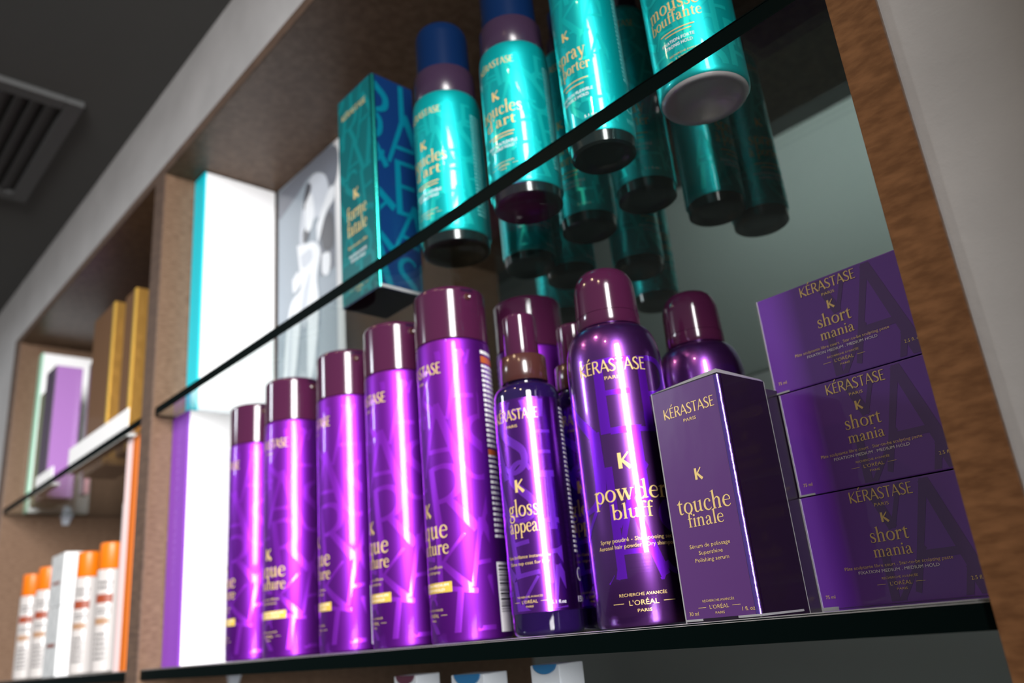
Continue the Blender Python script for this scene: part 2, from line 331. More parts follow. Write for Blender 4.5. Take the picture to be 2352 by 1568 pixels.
def pattern(x0, x1, y0, y1, h, seed, letters='KERASTASEKA'):
    rnd = random.Random(seed); P = []; y = y0 - h * .4; k = seed
    while y < y1:
        x = x0 - rnd.random() * h * .6
        while x < x1:
            ch = letters[k % len(letters)]; k += 1
            hh = h * rnd.uniform(.85, 1.25); wd = hh * rnd.uniform(.75, 1.05)
            P += place((CAP[ch][1], CAP[ch][0]), x, y + rnd.uniform(-.15, .15) * h, hh, wd * CAP[ch][0], 'l', rnd.choice((0, 0, .0, .12, -.15)))
            x += wd * CAP[ch][0] * .92
        y += h * .95
    return clip(P, x0, x1, y0, y1)
LOGO = (Ln(.16, 0, .16, 1, .25, .23) + Ln(.74, 1.0, .24, .44, .10, .13) + Ln(.26, .56, .80, 0, .17, .26), .86)
BR = '\u00c9'
def brand(x, y, h, w): return place(lay('K' + BR + 'RASTASE', CAP), x, y, h, w)
def rect(x0, x1, y0, y1): return [[(x0, y0), (x1, y0), (x1, y1), (x0, y1)]]
def maker(x, y, s):
    """research line, maker's name between two rules, city"""
    return (place(bfont('RECHERCHE AVANC\u00c9E'), x, y + 3.9 * s, 1.35 * s, 22 * s) + place(bfont("L'OR\u00c9AL"), x, y, 2.2 * s, 13.5 * s)
            + rect(x - 14.5 * s, x - 9 * s, y + .9 * s, y + 1.15 * s) + rect(x + 9 * s, x + 14.5 * s, y + .9 * s, y + 1.15 * s) + place(bfont('PARIS'), x, y - 2.9 * s, 1.35 * s, 6.5 * s))
def smallprint(x0, x1, z0, z1, n, seed):
    rnd = random.Random(seed); out = []
    for i in range(n):
        y = z0 + (z1 - z0) * i / n; h = (z1 - z0) / n; x = x0
        while x < x1 - .001:
            w = rnd.uniform(.0012, .0045); out += rect(x, min(x + w, x1), y + h * .2, y + h * .72); x += w + .0006
    return out

# ------------------------------------------------------------------ the setting
ZT, ZS, ZC, YB = 0.6021, 0.5884, 0.734, 0.56
XD0, XD1, XP0, XP1, XL = -0.9233, -0.8909, -0.0686, -0.0492, -1.600
def struct(o): o['kind'] = 'structure'; return o
struct(box('wall_front', M_wall, -2.6, 1.6, 0.0, 0.09, ZT, ZC))
struct(box('wall_right', M_wall, XP1, 1.6, 0.0, 0.09, -1.25, ZT))
struct(box('wall_left', M_wall, -2.6, XL - 0.037, 0.0, 0.09, -1.25, ZT))
struct(box('wall_back', M_back, -2.6, 1.6, 1.25, 1.35, -1.25, 2.0))
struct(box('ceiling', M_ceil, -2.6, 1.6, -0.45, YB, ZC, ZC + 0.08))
struct(box('light_stop_upper', M_wall, -2.6, 1.6, YB, YB + 0.05, ZC, 1.05))  # unseen, added to stop light spilling over the ceiling slab
struct(box('light_stop_rear', M_ceil, -2.6, 1.6, YB + 0.05, 1.25, 1.0, 1.05))  # unseen, added to keep light from above off the back wall
struct(box('added_shade_wall', M_wall, 0.30, 0.42, -0.31, 0.0, -1.25, ZC))  # added out of view to shade the right post and wall
struct(box('floor', M_floor, -6.0, 6.0, -7.0, 1.35, -1.33, -1.25))
vent = thing('ceiling_vent', (-1.16, -0.235, ZC), 'square dark grey louvred vent set in the ceiling', 'vent')
v0, v1, w0, w1 = -0.155, 0.155, -0.16, 0.16
for (a, b, c, d) in ((v0, v1, w1 - .022, w1), (v0, v1, w0, w0 + .022), (v0, v0 + .022, w0 + .022, w1 - .022), (v1 - .022, v1, w0 + .022, w1 - .022)):
    link('frame', boxmesh('frame', a, b, c, d, -0.009, 0, .002), M_vent, vent)
link('backing', boxmesh('backing', v0 + .02, v1 - .02, w0 + .02, w1 - .02, -0.001, 0), M_ventin, vent)
sl = boxmesh('slat', v0 + .022, v1 - .022, -.0092, .0092, -0.0006, 0.0006); sl.materials.append(mat('vent_slat_enamel', (0.05, 0.05, 0.05), 0.6))
for i in range(15):
    o = bpy.data.objects.new('slat', sl); COL.objects.link(o); o.parent = vent; o.location = (0, w0 + .034 + i * .018, -0.0045); o.rotation_euler = (R(28), 0, 0)

# ------------------------------------------------------------------ the built-in shelving
cab = thing('display_shelving', (-0.9, 0, -1.25), 'built in brown wood shelving recessed into the grey wall', 'shelving')
def cpart(name, m, x0, x1, y0, y1, z0, z1, bev=0.0006):
    return link(name, boxmesh(name, x0 + .9, x1 + .9, y0, y1, z0 + 1.25, z1 + 1.25, bev), m, cab)
cpart('top_panel', M_wood, XL - .037, XP1, -0.002, YB, ZS, ZT)
cpart('side_panel', M_wood, XP0, XP1, -0.002, YB, -1.25, ZS)
cpart('divider_panel', M_wood, XD0, XD1, -0.002, YB, -1.25, ZS)
cpart('side_panel', M_wood, XL - .037, XL, -0.002, YB, -1.25, ZS)
cpart('edge_band', M_band, XL - .037, XP1, -0.0035, -0.002, ZS, ZT, .0003)
cpart('edge_band', M_warm, XP0, XP1, -0.0035, -0.002, -1.25, ZS, .0003)
cpart('edge_band', M_band, XD0, XD1, -0.0035, -0.002, -1.25, ZS, .0003)
cpart('edge_band', M_band, XL - .037, XL, -0.0035, -0.002, -1.25, ZS, .0003)
def support(x, y, z, s):
    vs = []
    for (h, w, d) in ((0, .012, .009), (-.003, .012, .009), (-.006, .006, .007), (-.016, .0035, .005)):
        for (a, b) in ((0, -1), (1, -1), (1, 1), (0, 1)): vs.append((s * a * w, b * d, h))
    fs = [(0, 1, 2, 3), (15, 14, 13, 12)]
    for k in range(3):
        for i in range(4): a, b = k * 4 + i, k * 4 + (i + 1) % 4; fs.append((a, a + 4, b + 4, b))
    o = link('shelf_support', mesh('shelf_support', vs, fs), M_supp, cab); o.location = (x + .9, y, z + 1.25)
for z in (.27, -.0103):
    for y in (.10, .46):
        support(XD1, y, z, 1); support(XP0, y, z, -1); support(XL, y, z, 1); support(XD0, y, z, -1)
def glass_shelf(x0, x1, zt, label):
    me = boxmesh('glass_shelf', x0 + .0012, x1 - .0012, 0.0, YB - .002, zt - .0102, zt)
    o = link('glass_shelf', me, [M_glass, M_edge])
    for p in me.polygons:
        if abs(p.normal.z) < .5: p.material_index = 1
    vs = [(x0 + .0012, -.0004, zt - .0008), (x1 - .0012, -.0004, zt - .0008), (x1 - .0012, .0012, zt + .0003), (x0 + .0012, .0012, zt + .0003)]
    link('edge_highlight', mesh('edge_highlight', vs, [(0, 1, 2, 3)]), M_arris, o)  # strip carrying the painted edge highlight
    return tag(o, label, 'shelf', 'glass shelves')
glass_shelf(XD1, XP0, .28, 'upper clear glass shelf under the turquoise bottles')
glass_shelf(XD1, XP0, 0, 'clear glass shelf with dark edge under the purple cans')
glass_shelf(XD1, XP0, -.215, 'lowest glass shelf carrying the pale cartons below the purple cans')
glass_shelf(XL, XD0, .28, 'glass shelf of the left bay under the brown and lilac cartons')
glass_shelf(XL, XD0, 0, 'glass shelf of the left bay under the orange capped tubes')

# ------------------------------------------------------------------ display boards
def board(name, x0, x1, y0, y1, z0, z1, edge, label):
    t = thing(name, ((x0 + x1) / 2, y0, z0), label, 'display board', 'display boards')
    w = (x1 - x0) / 2
    link('core', boxmesh('core', -w, w - .002, .002, y1 - y0, 0, z1 - z0, .0008), edge, t)
    link('front_edge', boxmesh('front_edge', -w, w, 0, .0025, 0, z1 - z0, .0006), edge, t)
    link('white_face', boxmesh('white_face', w - .0022, w, .0024, y1 - y0, 0, z1 - z0, .0006), M_wboard, t)
    return t
b1 = board('display_board', -.8885, -.857, .034, .130, .28, .5868, M_tboard, 'turquoise edged display board with a bright white side beside the poster')
b2 = board('display_board', -.8885, -.8445, .0205, .420, 0, .2685, M_pboard, 'purple edged display board with a bright white side beside the purple cans')
bt = [p for p in place(bfont('COUTURE STYLING'), 0, 0, .0085, .16, 'c', PI / 2)]
decal('lettering', [[(a + .004, b + .16) for a, b in p] for p in bt], M_pboardtx, b2, lambda u, v: (u, -.0003, v))
# poster behind the teal carton
pw, pz = .152, .3065
po = thing('poster_panel', (-.851, .132, .28), 'pale grey poster panel with a figure print, behind the teal carton', 'poster')
link('panel', boxmesh('panel', 0, pw, 0, .004, 0, pz, .0006), M_wboard, po)
pf = lambda d: (lambda u, v: (u * pw, -d, v * pz))
decal('print_ground', rect(.002, .94, .002, .998), M_grey1, po, pf(.0004))
def bl(pts, seg=6): 
    q = cr_spline([(*p, 0) for p in pts] + [(*pts[0], 0)], seg); return [[(a, b) for a, b, _ in q[:-1]]]
decal('print_shade', bl([(.015, .985), (.93, .985), (.93, .80), (.6, .93), (.35, .90), (.1, .86), (.015, .86)]) + rect(.70, .93, .45, .9), M_grey0, po, pf(.0006))
decal('print_hair', bl([(.50, .90), (.62, .93), (.80, .88), (.86, .78), (.80, .70), (.66, .72), (.52, .70), (.42, .60), (.38, .68), (.42, .80)]) , M_grey2, po, pf(.0008))
decal('print_dark', bl([(.46, .86), (.52, .91), (.58, .88), (.52, .83), (.45, .80)]) + bl([(.72, .66), (.86, .70), (.92, .64), (.9, .54), (.76, .56)]) + bl([(.44, .70), (.52, .72), (.54, .66), (.45, .65)]), M_greyd, po, pf(.0010))
decal('print_light', bl([(.48, .82), (.58, .85), (.63, .76), (.58, .69), (.49, .70)]) + bl([(.66, .68), (.84, .79), (.93, .80), (.93, .74), (.80, .70), (.68, .60)])
      + bl([(.34, .66), (.48, .64), (.62, .62), (.72, .56), (.66, .46), (.68, .34), (.60, .12), (.50, .10), (.50, .32), (.42, .38), (.30, .12), (.20, .06), (.10, .05), (.16, .30), (.24, .42), (.40, .46), (.38, .54)])
      + bl([(.26, .52), (.36, .54), (.40, .48), (.28, .46)]) + bl([(.74, .54), (.86, .52), (.84, .44), (.74, .46)]), M_grey3, po, pf(.0012))
decal('print_fold', bl([(.44, .44), (.56, .50), (.50, .36), (.46, .30), (.40, .36)]) + bl([(.22, .36), (.27, .38), (.22, .14), (.17, .12)]) + bl([(.40, .60), (.56, .60), (.58, .55), (.44, .54)]), M_grey2, po, pf(.0014))
decal('lettering', place(lay('K' + BR + 'RASTASE', CAP), .56, .085, .035, .5), M_grey3, po, pf(.0016))

# ------------------------------------------------------------------ purple hairspray cans (front row)
def laque(name, group):
    t = thing(name, (0, 0, 0), 'x', 'can', group); r = .0268
    lathe('can_body', [(0, .0022), (.0225, .0022), (.0245, 0), (.0262, .0006), (r, .0022), (r, .1990), (.0264, .2012), (.0255, .2017), (0, .2017)], M_purp, t)
    lathe('cap', [(0, .2019), (.0262, .2019), (.0266, .2024), (.0266, .2030)] + [(.0266, .2385)] + fillet(.0266, .2390, .0235, .2425) + [(0, .2428)], M_plum, t)
    # text faces angle 0 (+X of the can)
    cdecal('letter_pattern', pattern(-.030, .046, .006, .193, .040, 3), M_purpat, t, r + .00010)
    P = brand(0, .1768, .0081, .041) + place(bfont('PARIS'), 0, .1715, .0019, .0085)
    P += place(LOGO, 0, .0795, .0092) + place(lay('laque', SER), 0, .0652, .0082, .036) + place(lay('couture', SER), 0, .0549, .0060, .036)
    P += place(bfont('Laque micro-diffus\u00e9e'), 0, .0462, .0019, .024) + place(bfont('Fixing hairspray'), 0, .0430, .0019, .020) + maker(0, .0163, .00094)
    cdecal('gold_lettering', P, M_gold, t, r + .00022)
    cdecal('gold_block', rect(-.0185, .0185, .0310, .0374), M_goldfoil, t, r + .00018)
    cdecal('block_lettering', place(bfont('FIXATION MEDIUM'), 0, .0348, .0017, .032) + place(bfont('MEDIUM HOLD'), 0, .0320, .0017, .026), M_white, t, r + .00028)
    a1 = R(110) * r
    cdecal('back_lettering', smallprint(a1, a1 + .020, .062, .184, 34, 5) + smallprint(a1, a1 + .020, .1905, .195, 1, 6), M_white, t, r + .0002)
    cdecal('back_bar', rect(a1, a1 + .020, .1845, .1895) + rect(a1, a1 + .020, .118, .122), M_red, t, r + .00024)
    bc = cdecal('barcode_label', rect(a1 - .001, a1 + .020, .004, .047), M_white, t, r + .0002)
    bars = []; y = .016
    rnd = random.Random(4)
    while y < .044: h = rnd.choice((.0005, .0009, .0013)); bars += rect(a1 + .0005, a1 + .018, y, y + h); y += h + rnd.choice((.0006, .001))
    cdecal('barcode', bars, M_black, bc, r + .00027)
    # actuator window and nozzle in the cap, 57 degrees right of the text
    an = R(93)
    f, g = cyl_fn(.0268, an)
    cdecal('actuator_panel', rect(-.0055, .0055, .2245, .2360), M_plum, t, .02672, an)
    cdecal('actuator_slot', rect(-.0050, .0050, .2375, .2397), M_dkcap, t, .02675, an)
    nz = lathe('nozzle', [(0, 0), (.0026, 0), (.0026, .0006), (.0019, .0012), (.0012, .0008), (0, .0002)], M_brown, t, 20)
    nz.location = (.0266 * math.cos(an), .0266 * math.sin(an), .2335); nz.rotation_euler = (0, PI / 2, an)
    return t
LG = 'purple hairspray cans in the front row'
lq = laque('hairspray_can', LG)
def az(x, y): return math.atan2(-.32189 - y, .0367 - x)
spots = [(-.3979, .0388, -63, 'largest looking purple hairspray can, beside the slim pump bottle in front'), (-.4745, .0440, -66, 'second purple hairspray can leftward from the slim pump bottle'),
         (-.5495, .0440, -78, 'middle can of the five purple hairspray cans in front'), (-.6375, .0400, -55, 'purple hairspray can second from the white board on the lower shelf'),
         (-.7300, .0480, -81, 'purple hairspray can standing against the white board, half hidden')]
for i, (x, y, off, lab) in enumerate(spots):
    rz = az(x, y) + R(off)
    if i == 0: lq.location = (x, y, 0); lq.rotation_euler = (0, 0, rz); lq['label'] = lab
    else: copy_tree(lq, (x, y, 0), rz, lab)
o = copy_tree(lq, (-.3800, .1020, 0), az(-.38, .102) + R(120), 'shadowed purple hairspray can standing behind the slim pump bottle'); o['group'] = 'purple cans in the second row'

# ------------------------------------------------------------------ slim pump bottles
def gloss(name):
    t = thing(name, (0, 0, 0), 'x', 'bottle', 'slim violet pump bottles'); r = .0209
    lathe('bottle_body', [(0, .0018), (.015, .0012), (.0165, 0), (.0190, .0002)] + fillet(.0190, .0002, .0190, .0002, 1) + [(.0203, .0012), (r, .0032), (r, .1425)] + fillet(r, .1425, .0150, .1500) + [(.0120, .1506), (.0120, .1535), (0, .1535)], M_navyglass, t)
    lathe('label_sleeve', [(r + .0001, .0126), (r + .0004, .0127), (r + .0004, .1385), (r + .0001, .1386)], M_lab, t)
    lathe('collar', [(0, .1525), (.0148, .1525), (.0152, .1530), (.0152, .1688), (.0146, .1696), (.0105, .1700), (0, .1700)], M_brown, t)
    lathe('pump_cap', [(0, .1696), (.0110, .1696), (.0112, .1700), (.0110, .1970)] + fillet(.0110, .1970, .0090, .1990) + [(0, .1992)], M_plum, t)
    rr = r + .0005
    cdecal('letter_pattern', pattern(-.024, .022, .014, .137, .032, 8), M_labpat, t, rr)
    P = brand(0, .1252, .0066, .0315) + place(bfont('PARIS'), -.002, .1205, .0018, .008) + place(LOGO, -.0005, .0812, .0074)
    P += place(lay('gloss', SER), 0, .0670, .0064, .0205) + place(lay('appeal', SER), 0, .0577, .0054, .0215)
    P += place(bfont('Soin brillance instantan\u00e9e'), 0, .0430, .0019, .029) + place(bfont('Shine top coat for hair'), 0, .0393, .0019, .027) + maker(-.001, .0180, .00078)
    cdecal('gold_lettering', P, M_gold, t, rr + .00012)
    cdecal('volume_lettering', place(bfont('5.1 fl.oz'), .0165, .0165, .0020, .009), M_white, t, rr + .00012)
    cdecal('back_lettering', smallprint(R(89) * rr, R(89) * rr + .014, .044, .134, 32, 11) + place(bfont('150 ml'), R(100) * rr, .0165, .0034, .014), M_white, t, rr + .00012)
    cdecal('recycle_mark', [[(R(100) * rr + a, .032 + b) for a, b in q] for q in ring(0, 0, .0036, .0036, .0009, .0006)], M_white, t, rr + .00012)
    return t
g = gloss('pump_bottle'); g.location = (-.3203, .0329, 0); g.rotation_euler = (0, 0, az(-.3203, .0329) + R(-25)); g['label'] = 'slim violet pump bottle with bronze collar in the front row'
copy_tree(g, (-.3150, .0790, 0), az(-.315, .079) + R(-15), 'slim violet pump bottle half hidden behind the round shouldered spray can')

# ------------------------------------------------------------------ round shouldered dry shampoo cans
def powder(name):
    t = thing(name, (0, 0, 0), 'x', 'can', 'round shouldered purple spray cans'); r = .0277
    sh = [(r * 1.0, .1440)]
    for k in range(1, 9):
        u = PI / 2 * k / 8; sh.append((.0172 + (r - .0172) * math.cos(u) ** 0.9, .1440 + .0225 * math.sin(u)))
    lathe('can_body', [(0, .003), (.023, .003), (.0248, 0), (.0268, .0008), (r, .0028)] + [(r, .05), (r, .1)] + sh + [(.0165, .1690), (0, .1690)], M_pow, t, 96)
    lathe('cap', [(0, .1672), (.0186, .1672), (.0190, .1678), (.0189, .1745), (.0185, .1747), (.0185, .1752), (.0188, .1754), (.0184, .1905)] + fillet(.0184, .1905, .0095, .2045, 8) + [(.0055, .2062), (0, .2068)], M_plum, t)
    rows = []
    for y, hh, ww in ((.100, .0425, ('K', 'E', 'R')), (.062, .040, ('J', 'T', 'A')), (.024, .040, ('K', 'A', 'S')), (.024, .058, (' ', 'K'))):
        for q, ch in enumerate(ww):
            xx = (-.043, -.014, .012)[q] + (.008 if y == .062 else 0)
            rows += place((CAP[ch][1], CAP[ch][0]), xx, y, hh, .029, 'l')
    cdecal('letter_pattern', clip(rows, -.043, .043, .022, .1432), M_powpat, t, r + .00010)
    P = brand(0, .1345, .0072, .0405) + place(bfont('PARIS'), 0, .1300, .0020, .0095) + place(LOGO, 0, .0802, .0085)
    P += place(lay('powder', SER), .0005, .0635, .0064, .0425) + place(lay('bluff', SER), .0005, .0540, .0051, .0225)
    P += place(bfont('Spray poudr\u00e9 - Shampooing sec'), 0, .0425, .0021, .041) + place(bfont('Aerosol hair powder - Dry shampoo'), 0, .0392, .0021, .044) + maker(0, .0108, .00115)
    cdecal('gold_lettering', P, M_gold, t, r + .00022)
    cdecal('back_lettering', smallprint(R(100) * r, R(150) * r, .03, .13, 30, 13), M_white, t, r + .0002)
    return t
p1 = powder('spray_can'); p1.location = (-.2512, .0397, 0); p1.rotation_euler = (0, 0, az(-.2512, .0397) + R(-3.5)); p1['label'] = 'round shouldered purple spray can in front, beside the tall aubergine carton'
copy_tree(p1, (-.2442, .1188, 0), az(-.2442, .1188) + R(170), 'dark capped round shouldered spray can behind the tall aubergine carton')

# ------------------------------------------------------------------ tall aubergine cartons
def prism(name, pts, z0, z1):
    n = len(pts); vs = [(a_, b_, z0) for a_, b_ in pts] + [(a_, b_, z1) for a_, b_ in pts]
    return mesh(name, vs, [tuple(range(n))[::-1], tuple(range(n, 2 * n))] + [(i, (i + 1) % n, (i + 1) % n + n, i + n) for i in range(n)])
def foil_corner(h, q, m, t):
    """rounded front right corner strip of a carton"""
    vs = []; n = 8
    for i in range(n + 1):
        a_ = -PI / 2 + PI / 2 * i / n; x, y = -q + (q + .0005) * math.cos(a_), q + (q + .0005) * math.sin(a_)
        vs += [(x, y, .001), (x, y, h - .0008)]
    link('foil_corner', mesh('foil_corner', vs, [(2 * i, 2 * i + 2, 2 * i + 3, 2 * i + 1) for i in range(n)], True, 80), m, t)
def corner_pts(w, d, q): return [(-w, 0), (-q, 0)] + [(-q + q * math.cos(a_), q + q * math.sin(a_)) for a_ in [-PI / 2 + PI / 2 * i / 6 for i in range(1, 6)]] + [(0, q), (0, d), (-w, d)]
def touche(name):
    t = thing(name, (0, 0, 0), 'x', 'carton', 'tall aubergine cartons')
    w, d, h = .0418, .0402, .1140        # origin = front right bottom corner, front faces -Y, to the left is -X
    link('carton', prism('carton', corner_pts(w, d, .0022), 0, h), M_tside, t)
    link('front_panel', boxmesh('front_panel', -w + .0004, -.0021, -.00025, .0003, .0016, h - .0006, 0), M_tbox, t)
    foil_corner(h, .0022, M_foil, t)
    fr = lambda u, v: (u, -.00045, v)
    P = brand(-.0201, .0985, .0053, .0318) + place(bfont('PARIS'), -.0203, .0947, .0017, .0080) + place(LOGO, -.0206, .0654, .0056)
    P += place(lay('touche', SER), -.0206, .0502, .0055, .0318) + place(lay('finale', SER), -.0208, .0436, .0042, .0212)
    P += place(bfont('S\u00e9rum de polissage'), -.0211, .0336, .0019, .0236) + place(bfont('Supershine'), -.0211, .0303, .0019, .0140) + place(bfont('Polishing serum'), -.0211, .0270, .0019, .0196)
    P += maker(-.0215, .0056, .00082) + place(bfont('30 ml'), -.0365, .0032, .0018, .0056) + place(bfont('1 fl. oz'), -.0060, .0036, .0018, .0072)
    decal('gold_lettering', P, M_gold, t, fr)
    # shrink film: raised ridge on top, seams at the bottom
    rz_ = strip([(-w, 0, .0004), (0, 0, .0006)])
    vs = [(-w, -.0002, h), (0, -.0002, h), (0, d, h), (-w, d, h), (-w + .002, .002, h + .0012), (-.001, .001, h + .0024), (-.001, d - .001, h + .0014), (-w + .002, d - .002, h + .0012)]
    link('film_top', mesh('film_top', vs, [(0, 1, 5, 4), (1, 2, 6, 5), (2, 3, 7, 6), (3, 0, 4, 7), (4, 5, 6, 7)]), M_film, t)
    link('film_seam', boxmesh('film_seam', -.0118, .0003, -.0006, -.0002, .0006, .0016), M_film, t)
    link('film_seam', boxmesh('film_seam', -w, -.0318, -.0006, -.0002, .0006, .0016), M_film, t)
    link('film_seam', boxmesh('film_seam', .0001, .0005, 0, d * .86, .0006, .0016), M_film, t)
    link('film_edge', boxmesh('film_edge', -.0001, .0002, d - .0002, d + .0001, 0, h), M_film, t)
    link('film_edge', boxmesh('film_edge', -w - .0002, -w + .0002, -.0005, 0, 0, h), M_film, t)
    return t
ta = R(2.2)
t1 = touche('tall_carton'); t1.location = (-.1686, .0147, 0); t1.rotation_euler = (0, 0, -ta); t1['label'] = 'tall aubergine carton with gold print in the middle front of the shelf'
copy_tree(t1, (-.1686 + .0842 * math.sin(ta) - .0078 - .0418 * math.cos(ta), .0147 + .0842 + .0418 * math.sin(ta), 0), PI - ta, 'tall dark carton standing behind the aubergine carton, beside the stack')

# ------------------------------------------------------------------ stack of wide purple cartons
def mania(name):
    t = thing(name, (0, 0, 0), 'x', 'carton', 'wide purple cartons in a stack')
    w, d, h = .0826, .0826, .0553
    link('carton', boxmesh('carton', 0, w, 0, d, 0, h, .0006), M_pbox, t)
    fr = lambda e: (lambda u, v: (u, -e, v))
    big = place((CAP['A'][1], .8), .063, .004, .050, .034, 'c') + place((CAP['K'][1], .78), .046, -.022, .046, .026, 'c') + place((CAP['A'][1], .8), .074, -.030, .044, .030, 'c') + place((CAP['V'][1], .8), .044, .034, .030, .026, 'c') + HB(.052, .074, .0195, .0022)
    decal('letter_pattern', clip(big, .001, w - .001, .001, h - .001), M_pboxpat, t, fr(.0001))
    P = brand(.0417, .0483, .0054, .0315) + place(bfont('PARIS'), .0412, .0450, .0016, .0074) + place(LOGO, .0412, .0372, .0046)
    P += place(lay('short', SER), .0412, .0284, .0045, .0190) + place(lay('mania', SER), .0413, .0215, .0036, .0188)
    P += place(bfont('P\u00e2te sculptante libre court . Star-to-be sculpting paste'), .0415, .0170, .0016, .0515) + maker(.0415, .0082, .00078)
    P += place(bfont('75 ml'), .0055, .0048, .0017, .0050) + place(bfont('2.5 fl. oz'), .0765, .0072, .0017, .0082)
    decal('gold_lettering', P, M_gold, t, fr(.0003))
    decal('white_lettering', place(bfont('FIXATION MEDIUM . MEDIUM HOLD'), .0415, .0145, .0015, .0385), M_white, t, fr(.0003))
    link('film_seam', boxmesh('film_seam', -.0003, .0085, -.0006, 0, 0, .0009), M_film, t)
    link('film_edge', boxmesh('film_edge', -.0003, .0002, -.0004, .0001, 0, h), M_film, t)
    return t
m1 = mania('wide_carton')
for i, (dx, z, lab) in enumerate(((0, 0, 'wide purple carton at the bottom of the stack, on the glass'), (.0006, .0558, 'wide purple carton in the middle of the stack of three'), (-.0014, .1116, 'wide purple carton topmost on the stack, under the back wall'))):
    if i == 0: m1.location = (-.1736, .0800, 0); m1['label'] = lab
    else: copy_tree(m1, (-.1736 + dx, .0800, z), 0, lab)

# ------------------------------------------------------------------ turquoise things on the upper glass
def tealbottle(name, r, zb, grp, words, seed):
    """mousse bottle: black foot, metallic body, collar, navy cap"""
    t = thing(name, (0, 0, 0), 'x', 'bottle', grp)
    lathe('foot', [(0, .0030), (.6 * r, .0030), (.72 * r, .0004), (.86 * r, 0), (.94 * r, .0012), (.95 * r, .0088), (0, .0090)], M_blk, t)
    lathe('bottle_body', [(0, .0080), (.96 * r, .0080), (r, .0095), (r, zb - .012)] + fillet(r, zb - .012, .93 * r, zb, 6) + [(.86 * r, zb + .001), (0, zb + .001)], M_teal, t)
    lathe('collar', [(0, zb), (.90 * r, zb), (.92 * r, zb + .001), (.90 * r, zb + .024), (.86 * r, zb + .0255), (0, zb + .0255)], M_navyring, t)
    lathe('cap', [(0, zb + .0255), (.80 * r, zb + .0255), (.80 * r, zb + .060)] + fillet(.80 * r, zb + .060, .60 * r, zb + .070) + [(0, zb + .071)], M_navy, t)
    cdecal('letter_pattern', pattern(-.9 * 2 * r, .75 * 2 * r, .012, zb - .013, .030, seed), M_tealpat, t, r + .0001)
    P = brand(0, zb - .020, .0055, .032) + place(LOGO, -.001, zb * .60, .0075)
    P += place(lay(words[0], SER), 0, zb * .49, .0068, .0085 * len(words[0]) * .62) + place(lay(words[1], SER), 0, zb * .41, .0056, .0085 * len(words[1]) * .62)
    P += rect(-.012, .011, zb * .355, zb * .355 + .0008) + rect(-.008, .010, zb * .335, zb * .335 + .0008) + maker(0, zb * .14, .0008)
    cdecal('gold_lettering', P, M_gold, t, r + .00022)
    cdecal('white_lettering', place(bfont('FIXATION FLEXIBLE'), 0, zb * .285, .0024, .025) + place(bfont('FLEXIBLE HOLD'), 0, zb * .255, .0024, .020), M_white, t, r + .00022)
    cdecal('back_lettering', smallprint(R(86) * r, R(108) * r, .020, zb - .02, 26, seed), M_tealgrey, t, r + .00022)
    return t
ZG = .28
TG = 'turquoise bottles along the front of the upper glass'
a = tealbottle('turquoise_bottle', .0262, .1205, TG, ('boucles', "d'art"), 2)
a.scale = (1.03,) * 3; a.location = (-.3846, .0391, ZG); a.rotation_euler = (0, 0, az(-.3846, .0391) + R(-44)); a['label'] = 'navy capped turquoise bottle in front, next to the teal carton'
o = copy_tree(a, (-.3034, .0372, ZG), az(-.3034, .0372) + R(-33), 'navy capped turquoise bottle in front, second from the teal carton'); o.scale = (.965,) * 3
def spray(name, grp):
    t = thing(name, (0, 0, 0), 'x', 'bottle', grp); r = .0214; zb = .147
    lathe('foot', [(0, .0030), (.6 * r, .0030), (.72 * r, .0004), (.86 * r, 0), (.94 * r, .0012), (.96 * r, .0088), (0, .0090)], M_blk, t)
    lathe('bottle_body', [(0, .0080), (.97 * r, .0080), (r, .0092), (r, zb - .006)] + fillet(r, zb - .006, .72 * r, zb, 6) + [(0, zb + .001)], M_teal, t)
    lathe('collar', [(0, zb), (.0148, zb), (.0152, zb + .001), (.0150, zb + .016), (0, zb + .017)], M_navyring, t)
    lathe('cap', [(0, zb + .0165), (.0112, zb + .0165), (.0110, zb + .044)] + fillet(.0110, zb + .044, .009, zb + .046) + [(0, zb + .0462)], M_navy, t)
    cdecal('letter_pattern', pattern(-.030, .026, .012, zb - .008, .026, 5), M_tealpat, t, r + .0001)
    P = brand(0, zb - .022, .0055, .030) + place(LOGO, -.001, .0735, .0066) + place(lay('spray', SER), 0, .0575, .0068, .024) + place(lay('\u00e0 porter', SER), 0, .0475, .0052, .027)
    P += rect(-.011, .011, .0405, .0412) + rect(-.007, .008, .0372, .0379)
    cdecal('gold_lettering', P, M_gold, t, r + .00022)
    cdecal('white_lettering', place(bfont('FIXATION FLEXIBLE'), 0, .0312, .0022, .026) + place(bfont('FLEXIBLE HOLD'), 0, .0278, .0022, .020) + place(bfont('5.1 fl.oz'), .010, .0125, .0020, .010), M_white, t, r + .00022)
    bl_ = smallprint(R(98) * r, R(130) * r, .040, zb - .02, 28, 9)
    cdecal('back_lettering', bl_ + place(bfont('150 ml'), R(104) * r, .0135, .0032, .013) + [[(R(100) * r + u, .026 + v) for u, v in q] for q in ring(0, 0, .0036, .0036, .0009, .0006)], M_tealgrey, t, r + .00022)
    return t
s = spray('turquoise_spray_bottle', TG); s.location = (-.2308, .0334, ZG); s.rotation_euler = (0, 0, az(-.2308, .0334) + R(-36)); s['label'] = 'slim turquoise spray bottle in front, beside the silver bottomed can'
SG = 'turquoise spray bottles in the back rows'
